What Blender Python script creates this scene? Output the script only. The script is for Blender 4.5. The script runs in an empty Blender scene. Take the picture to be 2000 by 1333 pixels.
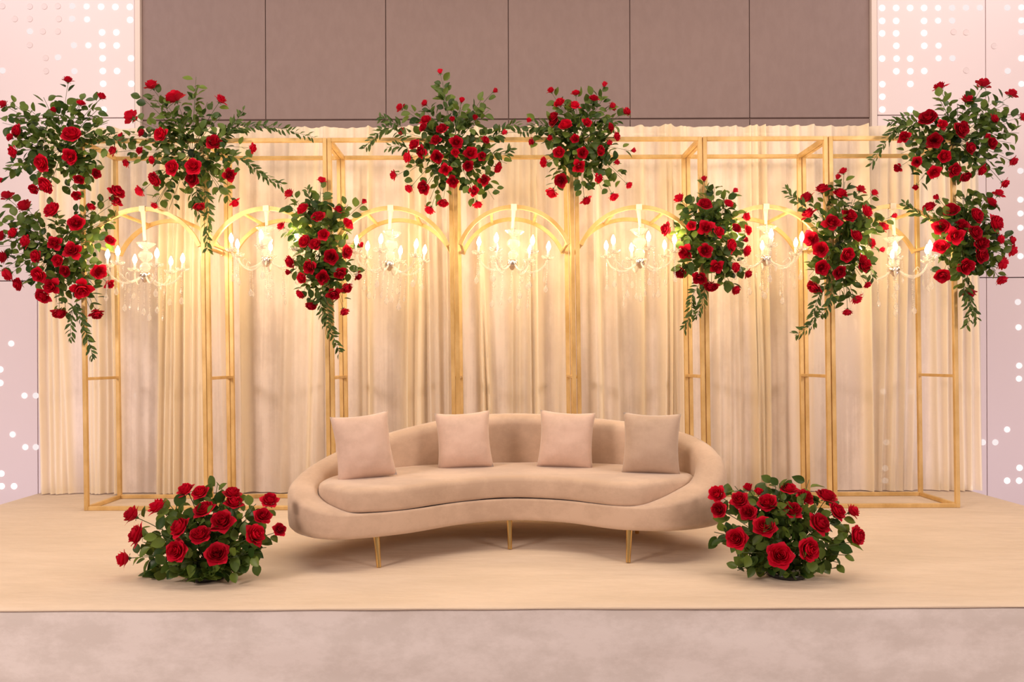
import bpy, bmesh, math, random
from mathutils import Vector, Matrix, Euler, noise
from mathutils.geometry import tessellate_polygon
random.seed(7)
R = random.Random(7)
SC = bpy.context.scene
COL = SC.collection
PI = math.pi

# ------------------------------------------------------------------ camera, world, lights, exposure
F, CX, CY, CAMY, CAMZ, ROLL = 1450.0, 972.0, 705.0, -5.0, 1.5, math.radians(0.2)
cam_d = bpy.data.cameras.new('camera')
cam_d.sensor_width = 36.0
cam_d.lens = F * 36.0 / 2000.0
cam_d.shift_x = (1000.0 - CX) / 2000.0
cam_d.shift_y = (CY - 666.5) / 2000.0
cam_d.clip_end = 100
cam = bpy.data.objects.new('camera', cam_d)
cam.location = (0, CAMY, CAMZ)
cam.rotation_euler = (Matrix.Rotation(PI / 2, 3, 'X') @ Matrix.Rotation(-ROLL, 3, 'Z')).to_euler()
COL.objects.link(cam)
SC.camera = cam

world = bpy.data.worlds.new('hall_ambient')
world.use_nodes = True
bg = world.node_tree.nodes['Background']
bg.inputs[0].default_value = (1.0, 0.80, 0.76, 1)
bg.inputs[1].default_value = 0.28
SC.world = world

def area_light(name, loc, target, size, size_y, color, power):
    d = bpy.data.lights.new(name, 'AREA')
    d.shape = 'RECTANGLE'; d.size = size; d.size_y = size_y
    d.color = color; d.energy = power
    o = bpy.data.objects.new(name, d)
    o.location = loc
    o.rotation_euler = (Vector(target) - Vector(loc)).to_track_quat('-Z', 'Y').to_euler()
    COL.objects.link(o)
    return o

area_light('ceiling_panel_light', (0.1, -1.4, 5.2), (0.1, -1.3, 0.5), 6.0, 1.4, (1.0, 0.80, 0.58), 125)
area_light('hall_light_left', (-4.6, -5.6, 3.4), (0.4, 0.0, 1.1), 1.6, 1.2, (1.0, 0.81, 0.70), 215)
area_light('hall_light_right', (4.7, -5.6, 3.4), (-0.4, 0.0, 1.1), 1.6, 1.2, (1.0, 0.81, 0.70), 150)
area_light('wall_wash_light_left', (-4.3, -0.6, 6.2), (-4.0, 1.4, 3.6), 2.0, 0.6, (1.0, 0.92, 0.91), 38)
area_light('wall_wash_light_right', (4.5, -0.6, 6.2), (4.2, 1.4, 3.6), 2.0, 0.6, (1.0, 0.87, 0.82), 46)
for sx in (-1, 1):
    area_light('added_wall_fill', (sx * 4.4, -0.9, 0.08), (sx * 4.1, 1.28, 1.9), 1.2, 0.3, (0.96, 0.86, 1.0), 17)  # unseen low fill lamps, added to brighten the lower pale walls in lavender
CHANDELIER_POWER = 10.5
CHANDELIER_COLOR = (1.0, 0.735, 0.38)

SC.view_settings.view_transform = 'Standard'
SC.view_settings.look = 'None'
SC.view_settings.gamma = 1.0
SC.view_settings.use_curve_mapping = False
SC.view_settings.exposure = 0.08
SC.cycles.max_bounces = 8
SC.cycles.transparent_max_bounces = 16
SC.cycles.sample_clamp_indirect = 6.0

# ------------------------------------------------------------------ helpers
def W(px, py, Y):
    """world point at plane Y for a point of the photograph (2000x1333)"""
    dx, dy = px - CX, py - CY
    c, s = math.cos(ROLL), math.sin(ROLL)
    dx, dy = c * dx - s * dy, s * dx + c * dy
    D = Y - CAMY
    return Vector((dx / F * D, Y, CAMZ - dy / F * D))

def mat(name, color, rough=0.6, metal=0.0, spec=0.5, **kw):
    m = bpy.data.materials.new(name)
    m.use_nodes = True
    b = m.node_tree.nodes['Principled BSDF']
    b.inputs['Base Color'].default_value = (*color, 1)
    b.inputs['Roughness'].default_value = rough
    b.inputs['Metallic'].default_value = metal
    b.inputs['Specular IOR Level'].default_value = spec
    for k, v in kw.items():
        b.inputs[k].default_value = v
    return m

def N(m, typ, **props):
    n = m.node_tree.nodes.new(typ)
    for k, v in props.items():
        setattr(n, k, v)
    return n

def L(m, a, b):
    m.node_tree.links.new(a, b)

def bsdf(m):
    return m.node_tree.nodes['Principled BSDF']

def noise_color(m, c1, c2, scale, detail=4, coord='Object', stretch=(1, 1, 1), lo=0.35, hi=0.65, rough=0.6):
    tc = N(m, 'ShaderNodeTexCoord'); mp = N(m, 'ShaderNodeMapping')
    mp.inputs['Scale'].default_value = stretch
    nz = N(m, 'ShaderNodeTexNoise'); nz.inputs['Scale'].default_value = scale; nz.inputs['Detail'].default_value = detail
    nz.inputs['Roughness'].default_value = rough
    rp = N(m, 'ShaderNodeValToRGB')
    rp.color_ramp.elements[0].position = lo; rp.color_ramp.elements[0].color = (*c1, 1)
    rp.color_ramp.elements[1].position = hi; rp.color_ramp.elements[1].color = (*c2, 1)
    L(m, tc.outputs[coord], mp.inputs[0]); L(m, mp.outputs[0], nz.inputs['Vector'])
    L(m, nz.outputs['Fac'], rp.inputs[0]); L(m, rp.outputs[0], bsdf(m).inputs['Base Color'])
    return mp, nz, rp

def bump(m, scale, strength, dist=0.01, stretch=(1, 1, 1), detail=4, coord='Object'):
    tc = N(m, 'ShaderNodeTexCoord'); mp = N(m, 'ShaderNodeMapping')
    mp.inputs['Scale'].default_value = stretch
    nz = N(m, 'ShaderNodeTexNoise'); nz.inputs['Scale'].default_value = scale; nz.inputs['Detail'].default_value = detail
    bp = N(m, 'ShaderNodeBump'); bp.inputs['Strength'].default_value = strength; bp.inputs['Distance'].default_value = dist
    L(m, tc.outputs[coord], mp.inputs[0]); L(m, mp.outputs[0], nz.inputs['Vector'])
    L(m, nz.outputs['Fac'], bp.inputs['Height']); L(m, bp.outputs[0], bsdf(m).inputs['Normal'])

def mesh(name, verts, faces, m=None, smooth=False):
    me = bpy.data.meshes.new(name)
    me.from_pydata([tuple(v) for v in verts], [], faces)
    me.update()
    if smooth:
        me.polygons.foreach_set('use_smooth', [True] * len(me.polygons))
    if m: me.materials.append(m)
    return me

def link(name, me, parent=None, loc=None, mtx=None):
    o = bpy.data.objects.new(name, me)
    COL.objects.link(o)
    if parent: o.parent = parent
    if loc is not None: o.location = loc
    if mtx is not None: o.matrix_local = mtx
    return o

def tag(o, label=None, cat=None, group=None, kind=None):
    if label: o['label'] = label
    if cat: o['category'] = cat
    if group: o['group'] = group
    if kind: o['kind'] = kind
    return o

def empty(name, loc, label, cat, group=None):
    o = bpy.data.objects.new(name, None)
    o.empty_display_size = 0.1
    COL.objects.link(o)
    o.location = loc
    return tag(o, label, cat, group)

class MB:
    """collects pieces of one mesh"""
    def __init__(self): self.v, self.f = [], []
    def add(self, vs, fs):
        n = len(self.v); self.v += [Vector(v) for v in vs]; self.f += [tuple(i + n for i in f) for f in fs]
    def box(self, a, b, bev=0.0):
        x0, y0, z0 = a; x1, y1, z1 = b
        self.add([(x0,y0,z0),(x1,y0,z0),(x1,y1,z0),(x0,y1,z0),(x0,y0,z1),(x1,y0,z1),(x1,y1,z1),(x0,y1,z1)],
                 [(3,2,1,0),(4,5,6,7),(0,1,5,4),(1,2,6,5),(2,3,7,6),(3,0,4,7)])
    def bar(self, p, q, w, d, up=(0, 1, 0)):
        p, q = Vector(p), Vector(q); t = (q - p).normalized(); u = Vector(up)
        if abs(t.dot(u)) > 0.95: u = Vector((1, 0, 0))
        s = t.cross(u).normalized(); u = s.cross(t).normalized()
        vs = []
        for e in (p, q):
            for a, b in ((-1,-1),(1,-1),(1,1),(-1,1)): vs.append(e + s * (a * w / 2) + u * (b * d / 2))
        self.add(vs, [(3,2,1,0),(4,5,6,7),(0,1,5,4),(1,2,6,5),(2,3,7,6),(3,0,4,7)])
    def tube(self, pts, r, n=6, cap=True):
        pts = [Vector(p) for p in pts]; rs = r if isinstance(r, (list, tuple)) else [r] * len(pts)
        vs, fs = [], []
        ref = Vector((0.31, 0.52, 0.8)).normalized()
        for i, p in enumerate(pts):
            t = (pts[min(i + 1, len(pts) - 1)] - pts[max(i - 1, 0)]).normalized()
            s = t.cross(ref)
            if s.length < 1e-3: s = t.cross(Vector((1, 0, 0)))
            s.normalize(); u = t.cross(s)
            for k in range(n):
                a = 2 * PI * k / n; vs.append(p + (s * math.cos(a) + u * math.sin(a)) * rs[i])
        for i in range(len(pts) - 1):
            for k in range(n):
                k2 = (k + 1) % n; fs.append((i*n+k, i*n+k2, (i+1)*n+k2, (i+1)*n+k))
        if cap:
            fs.append(tuple(reversed(range(n)))); fs.append(tuple((len(pts)-1)*n + k for k in range(n)))
        self.add(vs, fs)
    def lathe(self, prof, n=16, at=(0, 0, 0)):
        vs, fs = [], []
        for r, z in prof:
            for k in range(n):
                a = 2 * PI * k / n; vs.append((at[0] + r * math.cos(a), at[1] + r * math.sin(a), at[2] + z))
        for i in range(len(prof) - 1):
            for k in range(n):
                k2 = (k + 1) % n; fs.append((i*n+k, i*n+k2, (i+1)*n+k2, (i+1)*n+k))
        self.add(vs, fs)
    def mesh(self, name, m, smooth=False): return mesh(name, self.v, self.f, m, smooth)

def bevelled(me, w, seg=2):
    bm = bmesh.new(); bm.from_mesh(me)
    bmesh.ops.bevel(bm, geom=bm.edges[:], offset=w, segments=seg, affect='EDGES', profile=0.7)
    bm.to_mesh(me); bm.free(); return me

# ------------------------------------------------------------------ materials
M_gold = mat('gold_paint', (0.72, 0.44, 0.13), 0.45, 0.30)
noise_color(M_gold, (0.56, 0.345, 0.115), (0.77, 0.53, 0.235), 6, 5, stretch=(1, 1, 0.6))
M_brass = mat('polished_brass', (0.85, 0.55, 0.2), 0.18, 1.0)

M_dark = mat('mauve_wall_fabric', (0.27, 0.185, 0.165), 0.95, 0, 0.1)
noise_color(M_dark, (0.285, 0.210, 0.198), (0.305, 0.226, 0.213), 9, 6, stretch=(2, 1, 1))
bump(M_dark, 300, 0.15, 0.002)
M_groove = mat('groove_shadow_gap', (0.16, 0.105, 0.095), 0.9, 0, 0.1)
M_light = mat('pale_metal_panel', (0.86, 0.74, 0.75), 0.45, 0.0, 0.4)
M_trim = mat('white_trim', (0.80, 0.68, 0.62), 0.5)
M_floor = mat('hall_carpet', (0.30, 0.22, 0.19), 0.95)

def emit(name, color, s):
    m = bpy.data.materials.new(name); m.use_nodes = True
    nt = m.node_tree; nt.nodes.remove(nt.nodes['Principled BSDF'])
    e = nt.nodes.new('ShaderNodeEmission'); e.inputs[0].default_value = (*color, 1); e.inputs[1].default_value = s
    nt.links.new(e.outputs[0], nt.nodes['Material Output'].inputs[0]); return m
M_dot = {'b': emit('bright_backlight', (1, 0.97, 0.93), 1.5), 'm': emit('medium_backlight', (1, 0.91, 0.89), 1.05),
         'f': emit('dim_backlight', (1, 0.88, 0.86), 0.92), 'g': mat('unlit_glass_lens', (0.82, 0.70, 0.71), 0.4)}
M_bulb = emit('lit_bulb', (1.0, 0.86, 0.58), 28)

M_carpet = mat('cream_stage_carpet', (0.80, 0.64, 0.46), 0.95, 0, 0.15)
noise_color(M_carpet, (0.62, 0.50, 0.385), (0.70, 0.57, 0.45), 3.0, 8, stretch=(0.5, 1.6, 1), rough=0.7)
bump(M_carpet, 14, 0.35, 0.02, stretch=(0.5, 1.4, 1), detail=8)

def velvet_mat(name, c1, c2, scale, stretch, bstr):
    m = mat(name, c1, 0.85, 0, 0.2)
    bsdf(m).inputs['Sheen Weight'].default_value = 0.35
    bsdf(m).inputs['Sheen Roughness'].default_value = 0.4
    noise_color(m, c1, c2, scale, 10, stretch=stretch, lo=0.42, hi=0.58, rough=0.72)
    bump(m, scale * 2.5, bstr, 0.01, stretch=stretch, detail=6)
    return m
M_skirt = velvet_mat('crushed_velvet_skirt', (0.73, 0.675, 0.65), (0.84, 0.785, 0.77), 5.0, (0.7, 1, 1.2), 0.2)
M_sofa = velvet_mat('taupe_pink_velvet', (0.505, 0.36, 0.262), (0.605, 0.44, 0.325), 2.6, (1, 1, 1.3), 0.12)
M_pillow = velvet_mat('rose_beige_velvet', (0.58, 0.415, 0.33), (0.66, 0.475, 0.385), 4.0, (1, 1, 1), 0.15)
M_pillow2 = velvet_mat('taupe_velvet', (0.46, 0.335, 0.25), (0.52, 0.38, 0.29), 4.0, (1, 1, 1), 0.15)

# drape: cream sheer where the pleats gather, pinkish velvet where it hangs flat
M_drape = mat('ivory_drape', (0.78, 0.62, 0.46), 0.8, 0, 0.15)
at = N(M_drape, 'ShaderNodeVertexColor'); at.layer_name = 'gather'
tc = N(M_drape, 'ShaderNodeTexCoord'); mp = N(M_drape, 'ShaderNodeMapping'); mp.inputs['Scale'].default_value = (1.2, 1, 0.7)
nz = N(M_drape, 'ShaderNodeTexNoise'); nz.inputs['Scale'].default_value = 2.4; nz.inputs['Detail'].default_value = 9; nz.inputs['Roughness'].default_value = 0.7
rp = N(M_drape, 'ShaderNodeValToRGB')
rp.color_ramp.elements[0].position = 0.40; rp.color_ramp.elements[0].color = (0.645, 0.545, 0.48, 1)
rp.color_ramp.elements[1].position = 0.62; rp.color_ramp.elements[1].color = (0.80, 0.695, 0.625, 1)
mx = N(M_drape, 'ShaderNodeMix', data_type='RGBA')
mx.inputs[7].default_value = (0.87, 0.74, 0.555, 1)
L(M_drape, tc.outputs['Object'], mp.inputs[0]); L(M_drape, mp.outputs[0], nz.inputs['Vector'])
sk = N(M_drape, 'ShaderNodeTexNoise'); sk.inputs['Scale'].default_value = 9; sk.inputs['Detail'].default_value = 4
mp3 = N(M_drape, 'ShaderNodeMapping'); mp3.inputs['Scale'].default_value = (2.2, 0.3, 0.06)
ma = N(M_drape, 'ShaderNodeMath', operation='MULTIPLY_ADD'); ma.inputs[1].default_value = 0.9; ma.inputs[2].default_value = -0.45
mb = N(M_drape, 'ShaderNodeMath', operation='ADD')
L(M_drape, tc.outputs['Object'], mp3.inputs[0]); L(M_drape, mp3.outputs[0], sk.inputs['Vector']); L(M_drape, sk.outputs['Fac'], ma.inputs[0])
L(M_drape, ma.outputs[0], mb.inputs[0]); L(M_drape, nz.outputs['Fac'], mb.inputs[1]); L(M_drape, mb.outputs[0], rp.inputs[0]); L(M_drape, rp.outputs[0], mx.inputs[6])
L(M_drape, at.outputs['Color'], mx.inputs[0]); L(M_drape, mx.outputs[2], bsdf(M_drape).inputs['Base Color'])
wv = N(M_drape, 'ShaderNodeTexNoise'); wv.inputs['Scale'].default_value = 30; wv.inputs['Detail'].default_value = 5
mp2 = N(M_drape, 'ShaderNodeMapping'); mp2.inputs['Scale'].default_value = (0.5, 1, 1.2)
bp = N(M_drape, 'ShaderNodeBump'); bp.inputs['Strength'].default_value = 0.25; bp.inputs['Distance'].default_value = 0.006
L(M_drape, tc.outputs['Object'], mp2.inputs[0]); L(M_drape, mp2.outputs[0], wv.inputs['Vector'])
L(M_drape, wv.outputs['Fac'], bp.inputs['Height']); L(M_drape, bp.outputs[0], bsdf(M_drape).inputs['Normal'])
# thin cloth: a little light and sight passes through
tr = N(M_drape, 'ShaderNodeBsdfTransparent'); ms = N(M_drape, 'ShaderNodeMixShader'); ms.inputs[0].default_value = 0.07
L(M_drape, bsdf(M_drape).outputs[0], ms.inputs[1]); L(M_drape, tr.outputs[0], ms.inputs[2])
L(M_drape, ms.outputs[0], M_drape.node_tree.nodes['Material Output'].inputs[0])

M_crystal = bpy.data.materials.new('cut_crystal'); M_crystal.use_nodes = True
b = bsdf(M_crystal); b.inputs['Base Color'].default_value = (1, 0.97, 0.92, 1); b.inputs['Roughness'].default_value = 0.08
b.inputs['Specular IOR Level'].default_value = 1.0
tr = N(M_crystal, 'ShaderNodeBsdfTransparent'); tr.inputs[0].default_value = (0.97, 0.95, 0.91, 1)
cr = N(M_crystal, 'ShaderNodeValToRGB'); cr.color_ramp.elements[0].position = .35; cr.color_ramp.elements[0].color = (.985, .97, .94, 1); cr.color_ramp.elements[1].position = .95; cr.color_ramp.elements[1].color = (.50, .40, .27, 1)
fr = N(M_crystal, 'ShaderNodeLayerWeight'); fr.inputs[0].default_value = 0.35
mr = N(M_crystal, 'ShaderNodeMapRange'); mr.inputs[3].default_value = 0.86; mr.inputs[4].default_value = 0.42
ms = N(M_crystal, 'ShaderNodeMixShader')
L(M_crystal, fr.outputs['Facing'], cr.inputs[0]); L(M_crystal, cr.outputs[0], tr.inputs[0]); L(M_crystal, fr.outputs['Facing'], mr.inputs[0]); L(M_crystal, mr.outputs[0], ms.inputs[0])
L(M_crystal, b.outputs[0], ms.inputs[1]); L(M_crystal, tr.outputs[0], ms.inputs[2])
L(M_crystal, ms.outputs[0], M_crystal.node_tree.nodes['Material Output'].inputs[0])
M_silver = mat('silver_metal', (0.72, 0.62, 0.52), 0.25, 1.0)
M_candle = mat('ivory_candle_sleeve', (0.85, 0.78, 0.70), 0.5)
M_ribbon = mat('cream_ribbon', (0.88, 0.76, 0.58), 0.7)

def plant_mat(name, c1, c2, trans, rough, spec=0.4, isl=True):
    m = mat(name, c1, rough, 0, spec)
    oi = N(m, 'ShaderNodeObjectInfo'); ge = N(m, 'ShaderNodeNewGeometry'); ad = N(m, 'ShaderNodeMath', operation='ADD'); fc = N(m, 'ShaderNodeMath', operation='FRACT'); rp = N(m, 'ShaderNodeValToRGB')
    L(m, oi.outputs['Random'], ad.inputs[0]); L(m, ge.outputs['Random Per Island'], ad.inputs[1]); L(m, ad.outputs[0], fc.inputs[0])
    rp.color_ramp.elements[0].color = (*c1, 1); rp.color_ramp.elements[1].color = (*c2, 1)
    L(m, (fc if isl else oi).outputs[0 if isl else 'Random'], rp.inputs[0]); L(m, rp.outputs[0], bsdf(m).inputs['Base Color'])
    tl = N(m, 'ShaderNodeBsdfTranslucent'); ms = N(m, 'ShaderNodeMixShader'); ms.inputs[0].default_value = trans
    L(m, rp.outputs[0], tl.inputs[0]); L(m, bsdf(m).outputs[0], ms.inputs[1]); L(m, tl.outputs[0], ms.inputs[2])
    L(m, ms.outputs[0], m.node_tree.nodes['Material Output'].inputs[0])
    return m
M_rose = plant_mat('red_rose_petal', (0.41, 0.003, 0.018), (0.68, 0.006, 0.034), 0.15, 0.6, 0.12, False)
M_leaf = plant_mat('rose_leaf_green', (0.022, 0.060, 0.010), (0.15, 0.22, 0.035), 0.34, 0.40, 0.3)
M_vine = plant_mat('ruscus_green', (0.035, 0.075, 0.014), (0.10, 0.15, 0.03), 0.2, 0.45, 0.25)
M_stem = mat('stem_green', (0.07, 0.10, 0.03), 0.6)
M_calyx = mat('calyx_green', (0.08, 0.14, 0.035), 0.6)
M_foam = mat('dark_green_foam', (0.012, 0.025, 0.008), 0.9)
M_tray = mat('black_plastic_tray', (0.015, 0.015, 0.015), 0.4)

# ------------------------------------------------------------------ setting: floor and back wall
b = MB(); b.box((-9, -9, -0.1), (9, 2.0, 0)); tag(link('floor', b.mesh('floor', M_floor)), kind='structure')
WY = 1.30                      # face of the back wall
wall = bpy.data.objects.new('wall_back', None); COL.objects.link(wall); tag(wall, kind='structure')
b = MB(); b.box((-8, WY + 0.012, 0), (8, WY + 0.2, 6.6)); link('backing', b.mesh('wall_backing', M_groove), wall)
XL, XR = W(276, 110, WY).x, W(1700, 110, WY).x
zs = W(990, 233, WY).z
seams = [XL] + [W(p, 120, WY).x for p in (518.5, 753.5, 993, 1230.5, 1464)] + [XR]
for i in range(6):
    for z0, z1 in ((zs + 0.006, 6.6), (0.05, zs - 0.006)):
        b = MB(); b.box((seams[i] + 0.003, WY, z0), (seams[i + 1] - 0.003, WY + 0.02, z1))
        link('wall_panel', bevelled(b.mesh('mauve_panel', M_dark), 0.006), wall)
PY = WY - 0.02                 # pale panels stand slightly proud
zl1, zl2 = W(60, 231, PY).z, W(30, 549, PY).z
pale = {}
for side in (-1, 1):
    xa = (XL - 0.045) if side < 0 else (XR + 0.045)
    xb = W(72 if side < 0 else 1926, 300, PY).x
    for z0, z1 in ((0.05, zl2), (zl2, zl1), (zl1, 6.6)):
        xs = [xa, xb, side * 5.6, side * 8.0] if z0 < 1 or side > 0 else [xa, side * 5.6, side * 8.0]
        for k in range(len(xs) - 1):
            x0, x1 = sorted((xs[k], xs[k + 1]))
            b = MB(); b.box((x0 + 0.003, PY, z0 + 0.004), (x1 - 0.003, PY + 0.04, z1 - 0.004))
            link('wall_panel', bevelled(b.mesh('pale_panel', M_light), 0.004), wall)
for i, (x0, x1) in enumerate(((XL - 0.04, XL + 0.006), (XR - 0.006, XR + 0.04))):
    b = MB(); b.box((x0, WY - 0.035, 0), (x1, WY + 0.05, 6.6))
    tag(link('trim_%d' % (i + 1), bevelled(b.mesh('edge_trim', M_trim), 0.006), None), kind='structure')

dotsL = [(1300,70,'b'),(1155,70,'b'),(1012,68,'b'),(868,65,'m'),(725,62,'f'),(1303,200,'b'),(872,195,'m'),(722,190,'f'),(1022,325,'b'),(1165,325,'b'),
 (1025,457,'b'),(1168,457,'b'),(885,455,'m'),(740,455,'f'),(1028,585,'b'),(1312,585,'b'),(1030,712,'b'),(1172,712,'b'),(745,715,'f'),(1033,840,'b'),(1315,840,'b'),
 (1038,1100,'b'),(300,65,'g'),(445,65,'g'),(580,62,'g'),(590,190,'g'),(300,315,'f'),(430,315,'g'),(580,315,'g'),(300,450,'g'),(460,580,'g'),(580,575,'f'),
 (462,712,'g'),(25,708,'f'),(150,190,'g'),(300,190,'g'),(25,62,'g')]
dotsR = [(220,80,'b'),(360,80,'b'),(500,80,'b'),(640,80,'b'),(780,80,'m'),(922,80,'f'),(1060,78,'f'),(1200,78,'f'),(1475,78,'f'),(1615,75,'m'),
 (220,210,'b'),(360,210,'b'),(640,210,'b'),(780,208,'m'),(922,208,'f'),(1615,205,'m'),(220,335,'b'),(360,335,'b'),(640,332,'b'),(1615,325,'f'),
 (362,460,'b'),(642,460,'b'),(785,458,'m'),(220,588,'b'),(365,588,'b'),(502,588,'b'),(785,585,'m'),(925,585,'f'),(1615,585,'b'),(362,715,'b'),(502,715,'b'),
 (642,712,'b'),(1478,712,'f'),(222,845,'b'),(503,842,'b'),(1615,842,'m'),(222,970,'b'),(222,1098,'b'),(503,1098,'b'),(1060,325,'g'),(1340,460,'g'),(1060,705,'g'),(935,320,'g')]
dots = [(x * .19506, y * .19506, k) for x, y, k in dotsL] + [(1680 + x * .195, y * .195, k) for x, y, k in dotsR]
dots += [(1993, 100 + y * .4502, k) for y, k in ((520,'f'),(645,'m'),(705,'m'),(767,'m'),(890,'m'))]
dots += [(x * .55, 600 + y * .55, k) for x, y, k in ((40,130,'m'),(1,222,'b'),(1,270,'b'),(87,315,'m'),(45,453,'m'),(90,498,'m'),(127,498,'f'),(127,315,'f'),(5,592,'b'),(6,637,'b'),(50,637,'b'),(485,315,'b'),(495,633,'b'))]
dots += [(1400 + x * .405, 560 + y * .405, k) for x, y, k in ((1452,75,'f'),(1455,197,'m'),(1458,382,'m'),(1457,445,'m'),(1400,690,'m'),(1283,752,'f'),(1343,752,'f'),(1460,875,'b'),(1400,937,'b'),(1458,937,'b'),
  (803,507,'b'),(935,507,'m'),(818,752,'b'),(812,877,'b'),(812,937,'b'))]
dot_me = {}
for k, m in M_dot.items():
    b = MB(); n = 20
    b.lathe([(0.0, 0.0015), (0.021, 0.0015), (0.0245, 0.0030), (0.0262, -0.001)], n)
    me = b.mesh('backlit_lens', m, False)
    me.transform(Matrix.Rotation(PI / 2, 4, 'X'))
    dot_me[k] = me
for px, py, k in dots:
    p = W(px, py, PY)
    link('light_lens', dot_me[k], wall, loc=(p.x, PY - 0.001, p.z))

# ------------------------------------------------------------------ stage
SZ = 0.5
stage = empty('stage', (0, -0.5, 0), 'low stage covered in cream carpet with a pale velvet skirt along its front', 'stage')
SX0, SX1, SY0, SY1 = -3.5, 3.58, -1.985, 0.98
b = MB()
nx, ny = 160, 60
vs, fs = [], []
for j in range(ny + 1):
    for i in range(nx + 1):
        x = SX0 + (SX1 - SX0) * i / nx; y = SY0 + (SY1 - SY0) * j / ny
        z = SZ + 0.004 * noise.noise(Vector((x * 1.3, y * 3.0, 0.0)))* (1 if y < -1.2 else 0.3)
        if j == 0: z -= 0.003
        vs.append((x, y + (0.006 * noise.noise(Vector((x * 2, 4, 0))) if j == 0 else 0), z))
for j in range(ny):
    for i in range(nx):
        a = j * (nx + 1) + i; fs.append((a, a + 1, a + nx + 2, a + nx + 1))
n0 = len(vs)                    # rolled lip of the carpet over the front edge
for i in range(nx + 1):
    x, y, z = vs[i]; vs.append((x, y - 0.006, z - 0.004))
for i in range(nx + 1):
    x, y, z = vs[i]; vs.append((x, y - 0.004, z - 0.008 - 0.003 * noise.noise(Vector((x * 3, 1, 7)))))
for i in range(nx):
    fs.append((n0 + i, n0 + i + 1, i + 1, i)); fs.append((n0 + nx + 1 + i, n0 + nx + 2 + i, n0 + i + 1, n0 + i))
link('carpet', mesh('carpet', [Vector(v) - Vector((0, -0.5, 0)) for v in vs], fs, M_carpet, True), stage)
b = MB(); b.box((SX0 + .01, SY0 + 0.03, 0.0), (SX1 - .01, SY1 - .01, SZ - 0.02))
me = b.mesh('platform', M_skirt); me.transform(Matrix.Translation((0, 0.5, 0))); link('platform', me, stage)
vs, fs = [], []
nz_ = 24
for j in range(nz_ + 1):
    for i in range(281):
        x = SX0 + (SX1 - SX0) * i / 280; z = 0.0 + (SZ - 0.012) * j / nz_
        sag = 0.006 * noise.noise(Vector((x * 1.2, z * 9 + 0.6 * math.sin(x * 1.1), 2))) + 0.004 * noise.noise(Vector((x * 5, z * 3, 5)))
        vs.append((x, SY0 + 0.006 + sag + 0.5, z))
for j in range(nz_):
    for i in range(280):
        a = j * 281 + i; fs.append((a, a + 1, a + 282, a + 281))
link('skirt', mesh('skirt', vs, fs, M_skirt, True), stage)

# ------------------------------------------------------------------ drapes
DY = 0.625
def dpx(px): return (px - CX) * (DY - CAMY) / F
# (pixel at mid height, width px, depth m, sideways run from top to bottom px, cream 0..1)
folds = []
fr_ = random.Random(21)
def gather(p0, p1, n, dep, run=0, cream=1.0):
    for k in range(n):
        c = p0 + (p1 - p0) * (k + 0.5) / n
        folds.append((c + fr_.uniform(-3, 3), (p1 - p0) / n * fr_.uniform(0.42, 0.62), dep * fr_.uniform(.6, 1.2), run * fr_.uniform(.5, 1.4) + fr_.uniform(-8, 8), cream))
gather(80, 135, 4, .030, 14); gather(172, 232, 5, .030, 4); gather(310, 400, 7, .034, -6); gather(425, 445, 1, .02, 18, .3)
gather(470, 482, 1, .018, 0, .8); gather(545, 640, 3, .022, -30, .35); gather(700, 722, 1, .03, 2, .5); gather(788, 828, 2, .04, 0, .9)
gather(830, 900, 4, .034, 10, .4); gather(935, 958, 2, .03, 36, .9); gather(990, 1045, 3, .022, 0, .6); gather(1040, 1060, 1, .036, 2, .8)
gather(1085, 1120, 2, .02, 0, .6); gather(1150, 1175, 1, .03, 4, .3); gather(1190, 1215, 1, .028, 6, .3); gather(1240, 1262, 1, .03, 0, .4); gather(1290, 1345, 3, .032, 6, .8)
gather(1395, 1450, 3, .02, 12, .3); gather(1466, 1500, 3, .032, 4, 1.0); gather(1510, 1540, 1, .02, 22, .3); gather(1550, 1600, 2, .02, 6, .3)
gather(1685, 1700, 1, .03, 10, 1.0); gather(1715, 1800, 4, .024, -26, .7); gather(1820, 1915, 6, .028, 4, .9)
for c, run, d_ in ((122, 8, .018), (312, 0, .016), (352, -4, .014), (400, 0, .02), (475, 0, .02), (610, -20, .013), (722, 2, .02), (800, 0, .016), (826, 0, .022), (947, 34, .018), (1048, 0, .024), (1110, 2, .015),
                   (1172, 4, .018), (1256, 0, .02), (1310, 2, .02), (1342, 3, .016), (1478, 2, .02), (1494, 2, .016), (1560, 8, .012), (1694, 6, .022), (1742, -16, .014), (1860, 0, .014)):
    folds.append((c, 5.0, d_, run, 1.0))
folds = [(dpx(c), w * 5.62 / F, d, r * 5.62 / F, k) for c, w, d, r, k in folds]
DZ0, DZ1 = SZ + 0.008, W(990, 247, DY).z
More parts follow.
